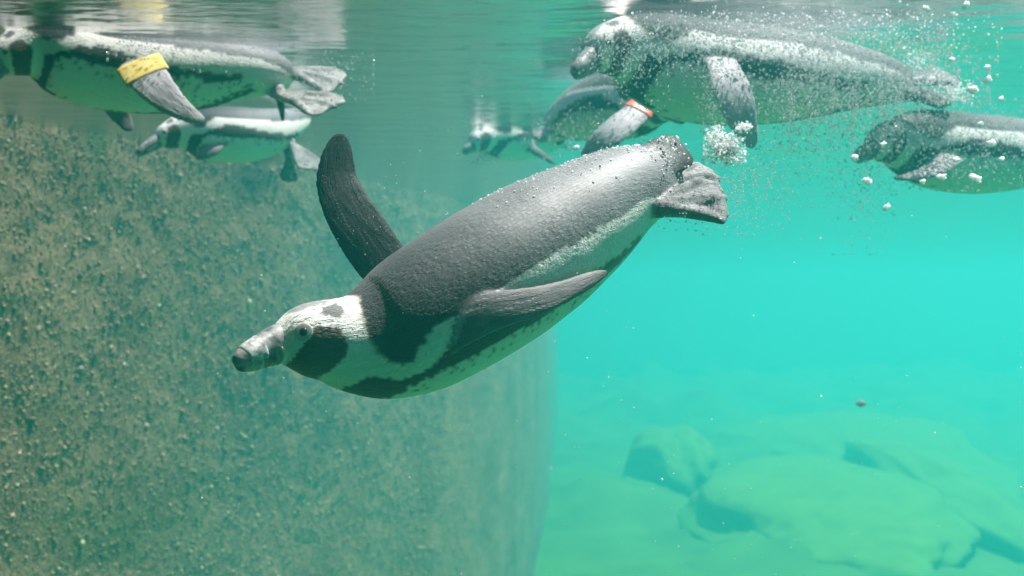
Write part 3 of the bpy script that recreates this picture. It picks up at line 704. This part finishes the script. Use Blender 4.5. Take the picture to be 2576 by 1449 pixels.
bubbles('bubbles', [(820, 170, 2.3, 60, 40, .05, 320, .0009, .0026), (760, 240, 2.25, 60, 25, .04, 120, .0008, .0022), (350, 120, 2.12, 40, 22, .03, 120, .001, .003), (560, 130, 2.2, 90, 25, .04, 120, .001, .0026), (770, 400, 2.9, 25, 30, .03, 60, .001, .0026)],
    m_bub, 'bubbles round the pale feet of the yellow-banded penguin')
bubbles('bubbles', [(1219, 305, 3.5, 16, 22, .04, 70, .002, .0045), (1222, 388, 3.5, 22, 14, .04, 70, .002, .0045), (1480, 330, 2.4, 70, 35, .06, 220, .001, .0028), (1600, 230, 2.4, 40, 20, .05, 160, .001, .0026), (1370, 335, 2.75, 25, 14, .03, 80, .001, .003)],
    m_bub, 'scattered bubbles between the red-banded penguin and the small hazy one')
def foam(name, clouds, label):
    P, r = cloud([(*c[:6], int(c[6] * 6), c[7] * .30, c[8] * .52) for c in clouds]); return tag(scatter_mesh(name, P, r, m_foam, ICO1, rng.uniform(.6, 1.3, (len(P), 3))), label, 'foam', 'white foam', kind='stuff')
foam('foam', [(1822, 375, 1.76, 26, 18, .012, 150, .002, .0065), (1800, 345, 1.77, 14, 16, .01, 50, .002, .005), (1868, 320, 1.76, 12, 7, .008, 26, .002, .005), (1838, 400, 1.76, 12, 10, .01, 40, .0015, .004)], 'white foam clump at the tip of the hanging grey flipper')
def rump_foam():
    n_ = 900; u = 1 - .42 * rng.random(n_) ** 1.7; t = rng.normal(R(14), R(20), n_) * np.where(u > .9, 1.6, 1)
    i = np.clip((u * (len(MC) - 1)).astype(int), 0, len(MC) - 4); r_ = (.0007 + .0024 * rng.random(n_) ** 3) * np.where(u > .88, .6, .42)
    P = MC[i] + MD[i] * ((mrv[i] + r_ * .4) * np.cos(t))[:, None] + MS[i] * ((mrs[i] + r_ * .4) * np.sin(t))[:, None]
    P2, r2 = cloud([(1700, 385, 1.335, 16, 20, .008, 50, .0005, .0016), (1672, 352, 1.36, 18, 6, .01, 50, .0005, .0018)])
    P = np.vstack([P, P2]); r_ = np.r_[r_, r2]
    return tag(scatter_mesh('foam', P, r_, m_foam, ICO1, rng.uniform(.6, 1.4, (len(P), 3))), 'white foam specks on the rump of the diving penguin', 'foam', 'white foam', kind='stuff')
rump_foam()
foam('foam', [(2330, 195, 2.2, 22, 14, .015, 80, .002, .006), (2400, 235, 2.18, 24, 16, .02, 60, .002, .006), (2310, 150, 2.2, 18, 16, .02, 40, .0015, .0045)], 'white foam round the trailing feet of the bubble-veiled surface penguin')
foam('foam', [(1960, 30, 1.95, 220, 16, .05, 90, .0015, .0045), (2150, 20, 1.98, 120, 16, .05, 50, .002, .005), (2080, 75, 1.98, 160, 26, .04, 70, .0014, .0035), (1850, 70, 1.92, 160, 18, .03, 60, .0014, .004), (2280, 60, 2.0, 120, 30, .05, 70, .0014, .0045)], 'streaks of white froth under the water surface')
fl_spots = [(2484, 170, 11), (2484, 200, 14), (2447, 226, 18), (2518, 249, 10), (2468, 311, 9), (2495, 360, 15), (2405, 402, 12), (2520, 401, 11), (2367, 447, 17), (2320, 458, 12), (2453, 451, 18), (2181, 454, 16), (2149, 397, 14), (2230, 522, 12),
            (2222, 363, 10), (2330, 22, 12), (2430, 12, 14), (2395, 150, 9), (1450, 372, 11)]
for px, py, w in fl_spots:
    d = 1.75; b = bmesh.new(); bmesh.ops.create_icosphere(b, subdivisions=3, radius=1.0)
    v = np.array([tuple(x.co) for x in b.verts]); f = np.array([[q.index for q in x.verts] for x in b.faces]); b.free()
    v *= (1 + 1.1 * fbm(v * 2.0, 4, px * .37))[:, None]; v *= np.array([1.0, .5, .7]) * w / F * d * .72
    a = rng.uniform(-.8, .8); ca, sa_ = math.cos(a), math.sin(a); v = np.stack([v[:, 0] * ca - v[:, 2] * sa_, v[:, 1], v[:, 0] * sa_ + v[:, 2] * ca], -1)
    o = mesh_obj('foam_fleck', v, f, m_foam); o.location = U(px, py, d)
    lb = {1450: 'white fleck just above the back of the diving penguin', 2230: 'lone white fleck below the bubble cloud in open turquoise water', 2181: 'white fleck low under the bill of the lowest penguin',
          2149: 'white fleck touching the bill tip of the lowest penguin', 2453: 'large white fleck on the belly of the lowest penguin'}.get(px, 'small bright white fleck among the bubbles trailing the surface penguins')
    tag(o, lb, 'fleck', 'white flecks drifting in the water')
P, r = cloud([(1288, 724, 1.5, 640, 360, .25, 420, .0003, .0011), (1900, 1250, 1.2, 300, 150, .2, 60, .0003, .0010), (1200, 760, 1.1, 300, 200, .05, 30, .0003, .0007)])  # specks hung in the water in place of scratches on the viewing pane
tag(scatter_mesh('scratch_specks', P, r, m_foam, ICO0, rng.uniform(.5, 1.8, (len(P), 3))), 'fine white specks in the water standing in for scratches on the viewing pane', 'specks', kind='stuff')
m_leaf = simple_mat('debris', (.34, .17, .14), .6)
b = bmesh.new(); bmesh.ops.create_icosphere(b, subdivisions=3, radius=1.0)
v = np.array([tuple(x.co) for x in b.verts]); f = np.array([[q.index for q in x.verts] for x in b.faces]); b.free()
v *= (1 + .8 * fbm(v * 2.5, 3, 5.5))[:, None]; v *= np.array([.020, .004, .010])
o = mesh_obj('leaf_scrap', v, f, m_leaf); o.location = U(2165, 1016, 4.2); tag(o, 'small reddish brown leaf scrap drifting in open turquoise water', 'leaf scrap')
